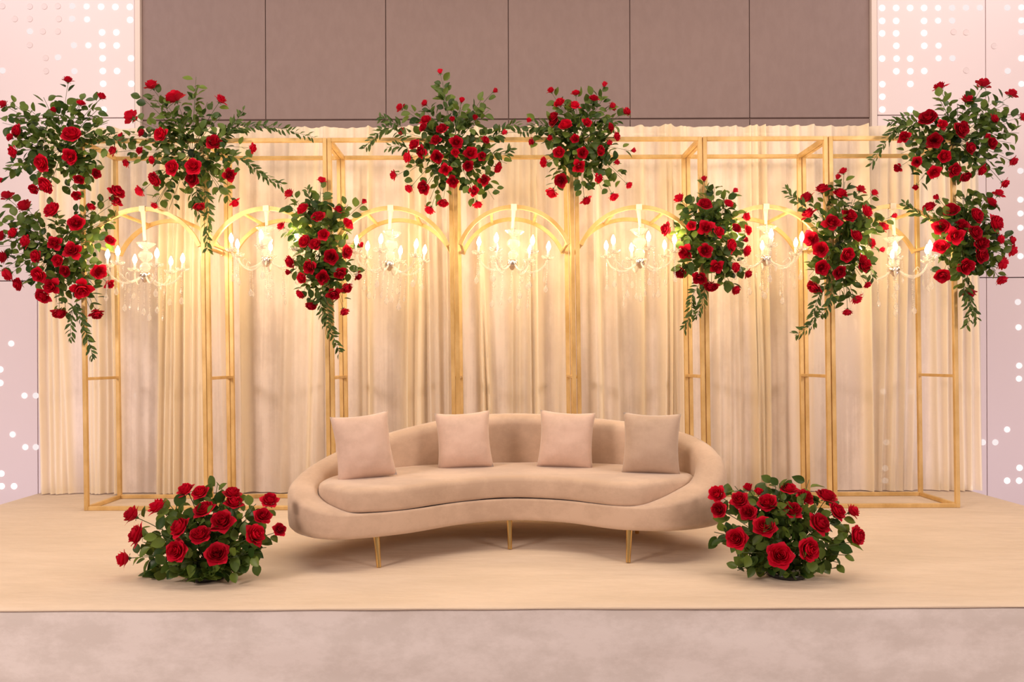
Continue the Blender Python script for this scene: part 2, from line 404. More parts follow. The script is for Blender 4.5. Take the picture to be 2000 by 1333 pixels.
def drape_pt(x, z):
    t = (z - DZ0) / (DZ1 - DZ0)            # 0 bottom .. 1 top
    y, cream = 0.0, 0.0
    amp = 0.45 + 0.55 * min(1.0, (1 - t) * 1.6 + 0.25)
    for c, w, d, r, k in folds:
        cc = c + r * (0.5 - t) + 0.012 * noise.noise(Vector((c * 7, t * 2.2, 0)))
        u = (x - cc) / w
        if abs(u) < 3:
            g = math.exp(-abs(u) ** 1.7 * 1.9)
            y -= d * 2.1 * amp * g
            cream = max(cream, k * math.exp(-u * u * 0.5))
    wx = x + 0.035 * noise.noise(Vector((x * 2.3, t * .9, 5))) + .02 * noise.noise(Vector((x * 6, t * .5, 8)))
    pl_ = abs(math.sin(wx * 26.0)) ** .8 * (.35 + .65 * (.5 + .5 * noise.noise(Vector((x * 1.7, 0, 2))) * 1.8))
    y += 0.034 * pl_ * (.16 + .84 * max(0, t - .35) / .65)
    y += 0.010 * noise.noise(Vector((x * 3.1, t * 1.1, 3))) + 0.004 * noise.noise(Vector((x * 22, t * 2.0, 9)))
    if t > 0.90:                              # small gathers under the header
        y -= 0.006 * (t - 0.90) / 0.10 * math.sin(x * 95 + 3 * noise.noise(Vector((x * 6, 0, 0))))
    cream = max(cream, max(0, (t - 0.93) / 0.07) * 0.5)
    return y, cream
seam_px = [78, 478, 640, 826, 1050, 1308, 1480, 1696, 1915]
drape_labels = ['ivory drape at the left end of the backdrop, behind the first gold arch', 'ivory drape hanging behind the second gold arch, beside the end drape',
 'ivory drape behind the third gold arch, above the left back of the sofa', 'ivory drape just left of the middle gold arch with a slanting pleat',
 'ivory drape from the middle to the fifth arch, above the sofa right half', 'ivory drape behind the right end of the sofa, at the sixth arch',
 'ivory drape between the sixth and seventh gold arches, with mottled velvet patches', 'ivory drape at the right end of the backdrop, behind the seventh arch']
for s in range(8):
    x0, x1 = dpx(seam_px[s]) - (0.02 if s else 0), dpx(seam_px[s + 1]) + 0.006
    n = int((x1 - x0) / 0.006); rows = 30
    off = (0, .010, .002, .011, .001, .012, .003, .010)[s]
    vs, fs, cs = [], [], []
    for j in range(rows + 1):
        t = j / rows
        for i in range(n + 1):
            x = x0 + (x1 - x0) * i / n; z = DZ0 + (DZ1 - DZ0) * t
            y, c = drape_pt(x, z)
            if j == rows: z += 0.006 * noise.noise(Vector((x * 9, 0, 0)))
            if j == 0: z += 0.008 * max(0, noise.noise(Vector((x * 5, 3, 0))))
            vs.append((x, DY + off + y, z)); cs.append(c)
    for j in range(rows):
        for i in range(n):
            a = j * (n + 1) + i; fs.append((a, a + 1, a + n + 2, a + n + 1))
    me = mesh('drape', vs, fs, M_drape, True)
    ca = me.color_attributes.new('gather', 'FLOAT_COLOR', 'POINT')
    ca.data.foreach_set('color', [v for c in cs for v in (c, c, c, 1.0)])
    tag(link('drape', me), drape_labels[s], 'drape', 'ivory drapes of the backdrop')
b = MB(); b.tube([(dpx(80), DY + 0.07, DZ1 - 0.05), (dpx(1913), DY + 0.07, DZ1 - 0.05)], 0.018, 10)
rod = empty('drape_stand', (0.05, DY + 0.1, SZ), 'thin frame hidden behind the ivory drapes that carries them', 'stand')
me = b.mesh('rod', M_silver); me.transform(Matrix.Translation(-Vector(rod.location))); link('rod', me, rod)
for px in (84, 640, 1300, 1909):
    b = MB(); b.tube([(dpx(px), DY + 0.09, SZ), (dpx(px), DY + 0.09, DZ1 - 0.07)], 0.02, 8)
    me = b.mesh('upright', M_silver); me.transform(Matrix.Translation(-Vector(rod.location))); link('upright', me, rod)

# ------------------------------------------------------------------ gold arch frames
FD, PW = 0.435, 0.027
LEAN = 0.0095
bays = [(166, 400), (408.5, 640), (649, 885), (894, 1121), (1130.5, 1372), (1381.5, 1617), (1627, 1866)]
ordw = ['first', 'second', 'third', 'middle', 'fifth', 'sixth', 'seventh']
flab = ['gold box frame with arch at the far left end, under the two left rose clusters', 'gold box frame with arch, second in line from the left end',
 'gold box frame with arch behind the left arm of the sofa', 'gold box frame with arch in the middle of the row, directly behind the sofa',
 'gold box frame with arch behind the right arm of the sofa', 'gold box frame with arch, second in line from the right end', 'gold box frame with arch at the far right end, under the two right rose clusters']
archinfo = []
for k, (pl, pr) in enumerate(bays):
    xl, xr = (pl - CX) * 5 / F, (pr - CX) * 5 / F
    zt = 3.003
    hgt = zt - SZ
    base = Vector(((xl + xr) / 2, FD / 2, SZ))
    fr = empty('arch_frame', base, flab[k], 'arch frame', 'gold arch frames in a row')
    def q(x, y, z):                           # the frames lean a touch sideways, as in the photograph
        return Vector((x - base.x - LEAN * (z - CAMZ), y - base.y, z - base.z))
    def part(name, segs, w=PW, d=PW, up=(0, 1, 0)):
        b = MB()
        for p, r in segs: b.bar(p, r, w, d, up)
        return link(name, bevelled(b.mesh(name, M_gold), 0.0025, 1), fr)
    h = PW / 2
    for x in (xl, xr):
        for y in (0, FD):
            part('post', [(q(x, y, SZ + 0.001), q(x, y, zt))])
        part('top_side_rail', [(q(x, h, zt - h), q(x, FD - h, zt - h))], up=(0, 0, 1))
        part('bottom_side_rail', [(q(x, h, SZ + h + .001), q(x, FD - h, SZ + h + .001))], up=(0, 0, 1))
        part('middle_side_rail', [(q(x, h, 1.387), q(x, FD - h, 1.387))], up=(0, 0, 1), w=0.02, d=0.02)
    for y in (0, FD):
        part('top_rail', [(q(xl + h, y, zt - h), q(xr - h, y, zt - h))])
        part('bottom_rail', [(q(xl + h, y, SZ + h + .001), q(xr - h, y, SZ + h + .001))])
    zap, rise = 2.545 + 0.004 * (k == 3), 0.262
    hw = (xr - xl) / 2 - h
    Rr = (hw * hw + rise * rise) / (2 * rise); zc = zap - Rr; a0 = math.asin(min(1, hw / Rr))
    xc = (xl + xr) / 2
    for y in (0, FD):
        vs, fs = [], []
        n = 28
        for i in range(n + 1):
            a = -a0 + 2 * a0 * i / n
            for rr, yy in ((Rr, y - .011), (Rr, y + .011), (Rr - .026, y + .011), (Rr - .026, y - .011)):
                vs.append(q(xc + rr * math.sin(a), yy, zc + rr * math.cos(a)))
        for i in range(n):
            for c in range(4):
                fs.append((i*4 + c, (i+1)*4 + c, (i+1)*4 + (c+1) % 4, i*4 + (c+1) % 4))
        fs += [(3, 2, 1, 0), (n*4, n*4+1, n*4+2, n*4+3)]
        link('arch', mesh('arch', vs, fs, M_gold), fr)
    for sgn in (-1, 1):
        a = sgn * 0.40
        rr = Rr - .013
        part('arch_brace', [(q(xc + rr * math.sin(a), .011, zc + rr * math.cos(a)), q(xc + rr * math.sin(a), FD - .011, zc + rr * math.cos(a)))], w=.02, d=.02, up=(0, 0, 1))
        part('arch_brace', [(q(xc + rr * math.sin(a0 * sgn * .97), .011, zc + rr * math.cos(a0 * .97)), q(xc + rr * math.sin(a0 * sgn * .97), FD - .011, zc + rr * math.cos(a0 * .97)))], w=.02, d=.02, up=(0, 0, 1))
    archinfo.append((xc - LEAN * (zap - CAMZ), zap))

# ------------------------------------------------------------------ chandeliers
def smooth_path(pts, n=4):
    out = []
    P = [Vector(p) for p in pts]; P = [P[0] * 2 - P[1]] + P + [P[-1] * 2 - P[-2]]
    for i in range(1, len(P) - 2):
        for k in range(n):
            t = k / n
            out.append(0.5 * ((2 * P[i]) + (-P[i-1] + P[i+1]) * t + (2*P[i-1] - 5*P[i] + 4*P[i+1] - P[i+2]) * t*t + (-P[i-1] + 3*P[i] - 3*P[i+1] + P[i+2]) * t**3))
    out.append(P[-2]); return out
AR = 0.235
b = MB(); b.tube(smooth_path([(.018,0,.0),(.06,0,-.035),(.115,0,-.058),(.17,0,-.045),(.215,0,-.005),(AR,0,.042)], 4), [.0065]*21, 7)
b.tube(smooth_path([(.15,0,-.05),(.165,0,-.02),(.15,0,.0),(.135,0,-.014)], 3), .003, 5)
me_arm = b.mesh('crystal_arm', M_crystal, True)
b = MB(); prof = [(.006,-.004),(.02,-.002),(.034,.006),(.044,.018),(.041,.019),(.03,.010),(.012,.004)]
b.lathe(prof, 18); me_bob = b.mesh('drip_dish', M_crystal, False)
for v in me_bob.vertices:
    a = math.atan2(v.co.y, v.co.x)
    if math.hypot(v.co.x, v.co.y) > .03: v.co.z += .004 * math.cos(9 * a)
b = MB(); b.lathe([(0,0),(.0085,0),(.0085,.052),(.0065,.056),(0,.056)], 10); me_cand = b.mesh('candle_sleeve', M_candle, True)
b = MB(); b.lathe([(.005,.054),(.009,.062),(.0125,.074),(.0115,.086),(.006,.101),(.0015,.110),(0,.111)], 10); me_bulb = b.mesh('flame_bulb', M_bulb, True); me_bulb.transform(Matrix.Translation((0, 0, .054)) @ Matrix.Diagonal((1.2, 1.2, 1.15, 1)) @ Matrix.Translation((0, 0, -.054)))
b = MB()
b.lathe([(0,-.05),(.012,-.045),(.02,-.03),(.034,-.018),(.036,.0),(.03,.016),(.02,.02)], 16); me_hub = b.mesh('hub', M_silver, True)
b = MB()
b.lathe([(.018,.02),(.030,.035),(.036,.055),(.028,.075),(.014,.085),(.022,.095),(.042,.115),(.046,.135),(.036,.155),(.014,.165),(.012,.18)], 14); me_stem = b.mesh('baluster', M_crystal, False)
b = MB()
b.lathe([(.010,.175),(.022,.180),(.045,.197),(.064,.215),(.060,.216),(.042,.203),(.012,.188)], 20); me_bowl = b.mesh('top_bowl', M_crystal, False)
b = MB(); b.tube([(0,0,.18),(0,0,.235)], .004, 6); me_rodc = b.mesh('hook_rod', M_silver)
def bead_chain(length):
    b = MB(); n = int(length / 0.0125)
    for i in range(n):
        z = -(i + .5) * length / n; r = .0045
        b.add([(0,0,z+r*1.1),(r,0,z),(0,r,z),(-r,0,z),(0,-r,z),(0,0,z-r*1.1)], [(0,1,2),(0,2,3),(0,3,4),(0,4,1),(5,2,1),(5,3,2),(5,4,3),(5,1,4)])
    return b.mesh('bead_chain', M_crystal)
chain_me = {l: bead_chain(l) for l in (.10, .14, .17, .20)}
b = MB(); b.lathe([(0,0),(.004,-.004),(.011,-.018),(.0155,-.030),(.0125,-.042),(.006,-.050),(0,-.053)], 8); me_drop = b.mesh('crystal_drop', M_crystal)
b = MB(); b.lathe([(0,0),(.003,-.005),(.007,-.02),(.008,-.033),(.004,-.043),(0,-.046)], 6); me_drop2 = b.mesh('slim_crystal_drop', M_crystal)
ch = [(283, 538, 12), (521, 508, 40), (761, 516, 22), (1001, 514, 0), (1250, 511, 33), (1496, 506, 17), (1747, 527, 4)]
chl = ['crystal candle chandelier lit under the first arch at the far left', 'lit crystal chandelier under the second arch, left of the hanging rose cluster',
 'lit crystal chandelier under the third arch, right of the low rose cluster', 'lit crystal chandelier under the middle arch, centred above the sofa',
 'lit crystal chandelier under the fifth arch, between two rose clusters', 'lit crystal chandelier under the sixth arch, half covered by roses on both sides',
 'lit crystal chandelier under the seventh arch, at the far right end']
rbl = ['cream ribbon tying the first chandelier at the left to its arch', 'cream ribbon tying the second chandelier to its arch', 'cream ribbon tying the third chandelier to its arch',
 'cream ribbon tying the middle chandelier to its arch', 'cream ribbon tying the fifth chandelier to its arch', 'cream ribbon tying the sixth chandelier to its arch', 'cream ribbon tying the last chandelier at the right to its arch']
rc = random.Random(5)
bulb_light = bpy.data.lights.new('bulb_light', 'POINT'); bulb_light.energy = CHANDELIER_POWER / 6; bulb_light.color = CHANDELIER_COLOR; bulb_light.shadow_soft_size = 0.02
for i, (px, py, rot) in enumerate(ch):
    p = W(px, py, 0.0)
    root = empty('chandelier', p, chl[i], 'chandelier', 'lit crystal chandeliers under the arches')
    link('hub', me_hub, root); link('baluster', me_stem, root); link('top_bowl', me_bowl, root); link('hook_rod', me_rodc, root)
    tilt = Euler((0, math.radians((2, -2, 5, 4, -1, 2, -2)[i]), 0))
    root.rotation_euler = tilt
    for k in range(6):
        a = math.radians(rot + 60 * k)
        Z = Matrix.Rotation(a, 4, 'Z')
        link('arm', me_arm, root, mtx=Z)
        P = Vector((AR * math.cos(a), AR * math.sin(a), .042))
        link('drip_dish', me_bob, root, loc=P)
        cnd = link('candle', me_cand, root, loc=P + Vector((0, 0, .002)))
        link('bulb', me_bulb, cnd)
        lo = bpy.data.objects.new('bulb_light', bulb_light); COL.objects.link(lo); lo.parent = cnd; lo.location = (0, 0, .125)
        for (rr, da, z, ls, dm) in ((AR, 0, .036, (.14, .17), me_drop), (.12, 0.0, -.058, (.14, .20), me_drop if k % 2 else me_drop2), (AR - .01, .16, .034, (.10,.10), me_drop2)):
            l = rc.choice(ls); a2 = a + da
            c = link('bead_chain', chain_me[l], root, loc=(rr * math.cos(a2), rr * math.sin(a2), z))
            link('crystal_drop', dm, c, loc=(0, 0, -l))
    c = link('bead_chain', chain_me[.17], root, loc=(0, 0, -.05)); link('crystal_drop', me_drop, c, loc=(0, 0, -.17))
    # ribbon: loop round the arch, then a flat strip narrowing to the rod
    xa, za = archinfo[i]
    zb = p.z + 0.232
    rb = empty('ribbon', (xa, 0, zb), rbl[i], 'ribbon', 'cream ribbons holding the chandeliers')
    vs, fs = [], []
    n = 14
    for j in range(n + 1):
        t = j / n
        wdt = .009 + .008 * t * t + (.005 if t > .93 else 0)
        x = (p.x - xa) * (1 - t); zz = (za - .02 - zb) * t
        for s_, yy in ((-1, -.004), (-.3, -.008), (.3, -.006), (1, -.004), (1, .004), (-1, .004)):
            vs.append((x + s_ * wdt, yy, zz))
    for j in range(n):
        for c in range(6): fs.append((j*6 + c, j*6 + (c+1) % 6, (j+1)*6 + (c+1) % 6, (j+1)*6 + c))
    link('strip', mesh('strip', vs, fs, M_ribbon, True), rb)
    b = MB(); w2 = .020
    zt_, zb_ = za - zb + .004, za - zb - .032
    ring = [(-.015, zb_), (-.016, zt_), (.016, zt_), (.015, zb_)]
    for (y0, z0), (y1, z1) in zip(ring, ring[1:] + ring[:1]):
        b.bar((0, y0, z0), (0, y1, z1), w2 * 2, .003, up=(1, 0, 0)) if False else b.add([(-w2, y0, z0), (w2, y0, z0), (w2, y1, z1), (-w2, y1, z1)], [(0, 1, 2, 3)])
    link('loop', b.mesh('loop', M_ribbon), rb)

# ------------------------------------------------------------------ sofa
ZB = 0.655
st = [((.065,-1.085),(.065,-1.060),.770), ((-.19,-1.18),(-.195,-1.155),.770), ((-.43,-1.365),(-.425,-1.335),.770), ((-.60,-1.455),(-.59,-1.425),.772),
 ((-.74,-1.51),(-.695,-1.445),.778), ((-.85,-1.505),(-.79,-1.385),.80), ((-.95,-1.435),(-.855,-1.33),.825), ((-1.03,-1.33),(-.905,-1.25),.855), ((-1.075,-1.17),(-.925,-1.14),.885),
 ((-1.03,-.97),(-.89,-.98),.94), ((-.85,-.72),(-.76,-.81),1.02), ((-.55,-.49),(-.5,-.62),1.10), ((-.22,-.37),(-.2,-.51),1.155), ((.07,-.33),(.07,-.48),1.17),
 ((.38,-.345),(.36,-.49),1.16), ((.70,-.42),(.65,-.55),1.135), ((.97,-.58),(.88,-.68),1.11), ((1.14,-.80),(1.02,-.84),1.06), ((1.20,-1.02),(1.06,-1.0),.985),
 ((1.15,-1.2),(1.0,-1.12),.90), ((1.03,-1.31),(.91,-1.18),.85), ((.88,-1.36),(.80,-1.24),.805), ((.74,-1.355),(.69,-1.29),.778), ((.58,-1.30),(.572,-1.27),.772), ((.34,-1.14),(.338,-1.115),.770)]
def closed_spline(vals, n):
    out = []; m = len(vals); V = [Vector(v) for v in vals]
    for i in range(m):
        p0, p1, p2, p3 = V[i-1], V[i], V[(i+1) % m], V[(i+2) % m]
        for k in range(n):
            t = k / n
            out.append(0.5 * ((2*p1) + (p2 - p0)*t + (2*p0 - 5*p1 + 4*p2 - p3)*t*t + (3*p1 - p0 - 3*p2 + p3)*t**3))
    return out
stations = closed_spline([(o[0], o[1], i_[0], i_[1], h) for o, i_, h in st], 7)
sofa = empty('sofa', (0.065, -0.9, SZ), 'curved taupe velvet sofa with low sweeping arms on slim brass legs', 'sofa')
SO = Vector(sofa.location)
vs, fs, ringn = [], [], 0
for s in stations:
    o, i_, h = Vector((s[0], s[1])), Vector((s[2], s[3])), s[4]
    H = h - ZB; r = .012 + .048 * max(0, min(1, (H - .125) / .13)); e = o - i_; el = e.length; e.normalize()
    def P(k, z, f=0.0):
        xy = o.lerp(i_, k) + e * f; return Vector((xy.x, xy.y, z)) - SO
    fl = 0.03 * max(0, (H - .2)) / .3
    prof = [P(.45, ZB), P(.14, ZB + .004), P(.03, ZB + .02), P(0, ZB + .05 if H > .2 else ZB + .035), P(0, ZB + H * .5, fl * .6), P(0, h - r, fl), P(.05, h - r * .45, fl), P(.17, h - r * .12, fl), P(.36, h, fl * .8),
            P(.62, h - r * .02, fl * .5), P(.82, h - r * .18), P(.95, h - r * .5), P(1, h - r), P(1.02, max(ZB + .06, h - H * .55)), P(1.02, ZB + .06)]
    ringn = len(prof); vs += prof
ns = len(stations)
for j in range(ns):
    j2 = (j + 1) % ns
    for c in range(ringn - 1):
        fs.append((j*ringn + c, j*ringn + c + 1, j2*ringn + c + 1, j2*ringn + c))
for c, flip in ((0, False), (ringn - 1, True)):
    loop = [vs[j*ringn + c] for j in range(ns)]
    for t in tessellate_polygon([[Vector((v.x, v.y, 0)) for v in loop]]):
        fs.append(tuple(j*ringn + c for j in (t if not flip else reversed(t))))
body_me = mesh('body', vs, fs, M_sofa, True)
bm = bmesh.new(); bm.from_mesh(body_me); bmesh.ops.recalc_face_normals(bm, faces=bm.faces[:]); bm.to_mesh(body_me); bm.free()
link('body', body_me, sofa)
# seat cushion
inner = [Vector((s[2], s[3])) for s in stations]
def inset(loop, d):
    out = []; n = len(loop)
    area = sum(loop[i].x * loop[(i+1) % n].y - loop[(i+1) % n].x * loop[i].y for i in range(n))
    sg = 1 if area > 0 else -1
    for i in range(n):
        t = (loop[(i+1) % n] - loop[i-1]).normalized(); out.append(loop[i] + Vector((-t.y, t.x)) * d * sg)
    return out
fine = inner
zc0 = .775
levels = [(.016, zc0 - .004), (.006, zc0 + .003), (.002, zc0 + .016), (.001, zc0 + .050), (.002, zc0 + .084), (.007, zc0 + .097), (.018, zc0 + .106), (.036, zc0 + .110), (.06, zc0 + .112), (.09, zc0 + .113), (.094, zc0 + .113)]
vs, fs = [], []
for d, z in levels:
    for q_, s_, in_ in zip(inset(fine, d), stations, inset(fine, d - .018)):
        q_ = q_.lerp(in_, max(0.0, min(1.0, (.80 - s_[4]) / .02)))      # along the front it rests on the lip of the base
        vs.append(Vector((q_.x, q_.y, z + .004 * noise.noise(Vector((q_.x * 4, q_.y * 4, z))))) - SO)
nf = len(fine)
for l in range(len(levels) - 1):
    for i in range(nf):
        i2 = (i + 1) % nf; fs.append((l*nf + i, l*nf + i2, (l+1)*nf + i2, (l+1)*nf + i))
for l in (0, len(levels) - 1):
    for t in tessellate_polygon([[Vector((v.x, v.y, 0)) for v in vs[l*nf:(l+1)*nf]]]):
        fs.append(tuple(l*nf + j for j in t))
cme = mesh('seat_cushion', vs, fs, M_sofa, True)
bm = bmesh.new(); bm.from_mesh(cme); bmesh.ops.recalc_face_normals(bm, faces=bm.faces[:]); bm.to_mesh(cme); bm.free()
link('seat_cushion', cme, sofa)
for (tx, ty), (bx, by) in (((735, 1047), (740, 1109)), ((995, 1018), (996, 1074)), ((1229, 1040), (1227, 1101))):
    D = F * (CAMZ - SZ) / (by - CY); foot = W(bx, by, D + CAMY); foot.z = SZ + .002
    top = W(tx, ty, D + CAMY + .03); top.z = ZB + .012
    b = MB(); b.tube([foot - SO, top - SO], [.0115, .0155], 14); link('leg', b.mesh('leg', M_brass), sofa)
for x, y in ((-.62, -.72), (.07, -.55), (.80, -.72)):
    b = MB(); b.tube([Vector((x, y, SZ + .002)) - SO, Vector((x, y, ZB + .012)) - SO], [.0115, .0155], 14); link('leg', b.mesh('leg', M_brass), sofa)

# scatter cushions
def pillow_mesh(name, m, w, h, t, seed):
    vs, fs = [], []; n = 22
    for side in (-1, 1):
        for j in range(n + 1):
            for i in range(n + 1):
                u, v = 2 * i / n - 1, 2 * j / n - 1
                pin = 1 - (.085 if v > 0 else .02) * (1 - u * u) * abs(v) ** 3; piv = 1 - .085 * (1 - v * v) * abs(u) ** 3
                e = max(0, (1 - abs(u) ** 2.6)) ** .62 * max(0, (1 - abs(v) ** 2.6)) ** .62
                wr = .006 * noise.noise(Vector((u * 2.5, v * 2.5, seed + side))) + .004 * noise.noise(Vector((u * 7, v * 7, seed)))
                vs.append((u * w / 2 * piv, side * (t / 2 * e + wr * e), v * h / 2 * pin))
    N1 = (n + 1) ** 2
    for side in (0, 1):
        for j in range(n):
            for i in range(n):
                a = side * N1 + j * (n + 1) + i
                f = (a, a + 1, a + n + 2, a + n + 1); fs.append(f if side == 0 else tuple(reversed(f)))
    me = mesh(name, vs, fs, m, True)
    bm = bmesh.new(); bm.from_mesh(me); bmesh.ops.remove_doubles(bm, verts=bm.verts[:], dist=1e-4); bm.to_mesh(me); bm.free()
    return me
ZS = zc0 + .113
pl = [((710, 868), -1.06, .300, .345, 16, -5, 20, M_pillow, 'blush velvet pillow at the left end of the sofa, tilted'),
      ((906, 859), -.70, .310, .325, 14, -3, 6, M_pillow, 'blush velvet pillow left of the sofa middle, with one raised corner'),
      ((1106, 861), -.70, .310, .325, 13, 3, -8, M_pillow, 'blush velvet pillow right of the sofa middle'),
      ((1272, 867), -.94, .300, .330, 13, 1, -14, M_pillow2, 'darker taupe velvet pillow at the right end of the sofa')]
for i, ((px, py), Y, w, h, back, roll, yaw, m, lab) in enumerate(pl):
    c = W(px, py, Y)
    o = link('scatter_pillow', pillow_mesh('pillow', m, w * 1.04, h * 1.02, .165, i * 3.3))
    o.location = (c.x, Y, ZS + h / 2 * math.cos(math.radians(back)) - .004)
    o.rotation_euler = Euler((math.radians(-back), math.radians(roll), math.radians(yaw)), 'XYZ')
    tag(o, lab, 'pillow', 'velvet pillows on the sofa')

# ------------------------------------------------------------------ roses
def petal_geo(a0, w, rb, rt, h, curl, tip, nu=6, nv=5, seed=0):
    vs, fs = [], []
    rg = random.Random(seed)
    wob, wav, skew = rg.uniform(0, 6), rg.uniform(.015, .035), rg.uniform(-.05, .05)
    for j in range(nv + 1):
        v = j / nv
        ww = w * (0.40 + 0.60 * math.sin(PI / 2 * min(1, v * 1.5))) * (1 - .30 * v ** 7)
        for i in range(nu + 1):
            u = 2 * i / nu - 1
            a = a0 + u * ww
            r = rb + (rt - rb) * math.sin(PI / 2 * v) ** .85 + curl * v ** 3 * (1 - .45 * u * u) + wav * math.sin(4 * u + wob) * v
            z = h * v ** 1.1 - curl * .55 * v ** 5 * (1 - .4 * u * u) - tip * h * abs(u) ** 3 * v ** 2 - (.05 * u * u * v ** 6) + skew * u * v
            if i == nu // 2 and j == nv: r += curl * .25; z -= .01
            vs.append((r * math.cos(a), r * math.sin(a), z))
    for j in range(nv):
        for i in range(nu):
            k = j * (nu + 1) + i; fs.append((k, k + 1, k + nu + 2, k + nu + 1))
    return vs, fs
def rose_mesh(kind, seed, outer=True):
    rg = random.Random(seed); b = MB()
    if kind == 'bud': rings = [(2, .02, .14, 1.12, 0, 1.9), (3, .05, .27, 1.14, .0, 1.4), (3, .10, .42, 1.06, .04, 1.25), (4, .14, .52, .92, .12, .95)]
    elif kind == 'half': rings = [(2, .02, .11, 1.02, 0, 1.9), (3, .04, .22, 1.05, .0, 1.45), (3, .07, .35, 1.06, .02, 1.3), (4, .11, .50, 1.0, .06, 1.05), (5, .15, .62, .84, .16, .86), (4, .18, .66, .58, .34, .72)]
    else: rings = [(2, .02, .10, .90, 0, 1.9), (3, .04, .20, .95, .0, 1.45), (3, .06, .31, .98, .01, 1.3), (4, .09, .44, .95, .04, 1.1), (5, .12, .57, .88, .08, .9), (5, .15, .68, .74, .16, .85), (5, .18, .74, .52, .28, .76)]
    if not outer: rings = rings[:-1]
    a = rg.uniform(0, 6)
    for k, (n, rb, rt, h, cu, w) in enumerate(rings):
        for i in range(n):
            v, f = petal_geo(a + 2 * PI * i / n + rg.uniform(-.15, .15), w, rb, rt * rg.uniform(.94, 1.05), h * rg.uniform(.94, 1.04), cu * rg.uniform(.6, 1.4), .14, seed=rg.random())
            b.add(v, f)
        a += 2.4
    return b.mesh('rose_' + kind, M_rose, True)
ROSES = {'open': [rose_mesh('open', s) for s in (1, 2, 3, 4)], 'half': [rose_mesh('half', s) for s in (11, 12, 13)], 'bud': [rose_mesh('bud', s) for s in (21, 22)]}
ROSE_CORE = {'open': [rose_mesh('open', s, False) for s in (31, 32, 33)], 'half': [rose_mesh('half', s, False) for s in (41, 42)]}
def one_petal(kind, seed):
    p = (.18, .74, .50, .30, .80) if kind == 'open' else (.18, .64, .60, .36, .78)
    v, f = petal_geo(0, p[4], p[0], p[1], p[2], p[3], .14, seed=seed); return mesh('petal', v, f, M_rose, True)
PETALS = {k: [one_petal(k, s) for s in (1, 2, 3)] for k in ('open', 'half')}
b = MB()
b.lathe([(0, -.24), (.07, -.22), (.11, -.12), (.16, -.02), (.10, .05)], 7)
for k in range(5):
    a = 2 * PI * k / 5; c, s = math.cos(a), math.sin(a)
    def rot(x, y, z): return (x * c - y * s, x * s + y * c, z)
    b.add([rot(.12, -.08, -.04), rot(.12, .08, -.04), rot(.36, .09, -.06), rot(.36, -.09, -.06), rot(.62, 0, -.16)], [(0, 3, 2, 1), (3, 4, 2)])
CALYX = b.mesh('calyx', M_calyx, True)

def leaf_mesh(name, wid, droop, fold, m, seed=0):
    ss = [0, .10, .20, .34, .50, .66, .80, .91, 1.0]; hw = [.012, .012, .25, .42, .49, .45, .33, .17, 0.0]
    if wid < .45: hw = [.02, .12, .28, .42, .48, .42, .30, .15, 0.0]
    vs, fs = [], []
    rg = random.Random(seed)
    for s, w in zip(ss, hw):
        z = -droop * s * s; k = w * wid
        vs += [(s, -k, z + fold * w + rg.uniform(-.012, .012)), (s, 0, z), (s, k, z + fold * w + rg.uniform(-.012, .012))]
    for i in range(len(ss) - 1):
        for c in (0, 1): fs.append((i*3 + c, i*3 + c + 3, i*3 + c + 4, i*3 + c + 1))
    return mesh(name, vs, fs, m, True)
LEAVES = [leaf_mesh('leaf', w, d, f, M_leaf, i) for i, (w, d, f) in enumerate(((.68, .16, .20), (.60, .28, .28), (.72, .06, .14), (.64, -.08, .24)))]
VLEAVES = [leaf_mesh('slim_leaf', .34, .12, .15, M_vine, 1), leaf_mesh('slim_leaf', .40, .2, .2, M_vine, 2)]

def frame_from(x, up):
    x = x.normalized(); y = up.cross(x)
    if y.length < 1e-4: y = Vector((1, 0, 0)).cross(x)
    y.normalize(); z = x.cross(y)
    return Matrix((x, y, z)).transposed()
def rand_unit(rg):
    while True:
        v = Vector((rg.uniform(-1, 1), rg.uniform(-1, 1), rg.uniform(-1, 1)))
        if .1 < v.length < 1: return v.normalized()

def put_leaf(root, RL, meshes, pos, d, up, size, rg, name='leaf'):
    m = frame_from(d, up).to_4x4(); m.translation = pos - RL
    m = m @ Matrix.Diagonal((size, size, size, 1))
    link(name, rg.choice(meshes), root, mtx=m)

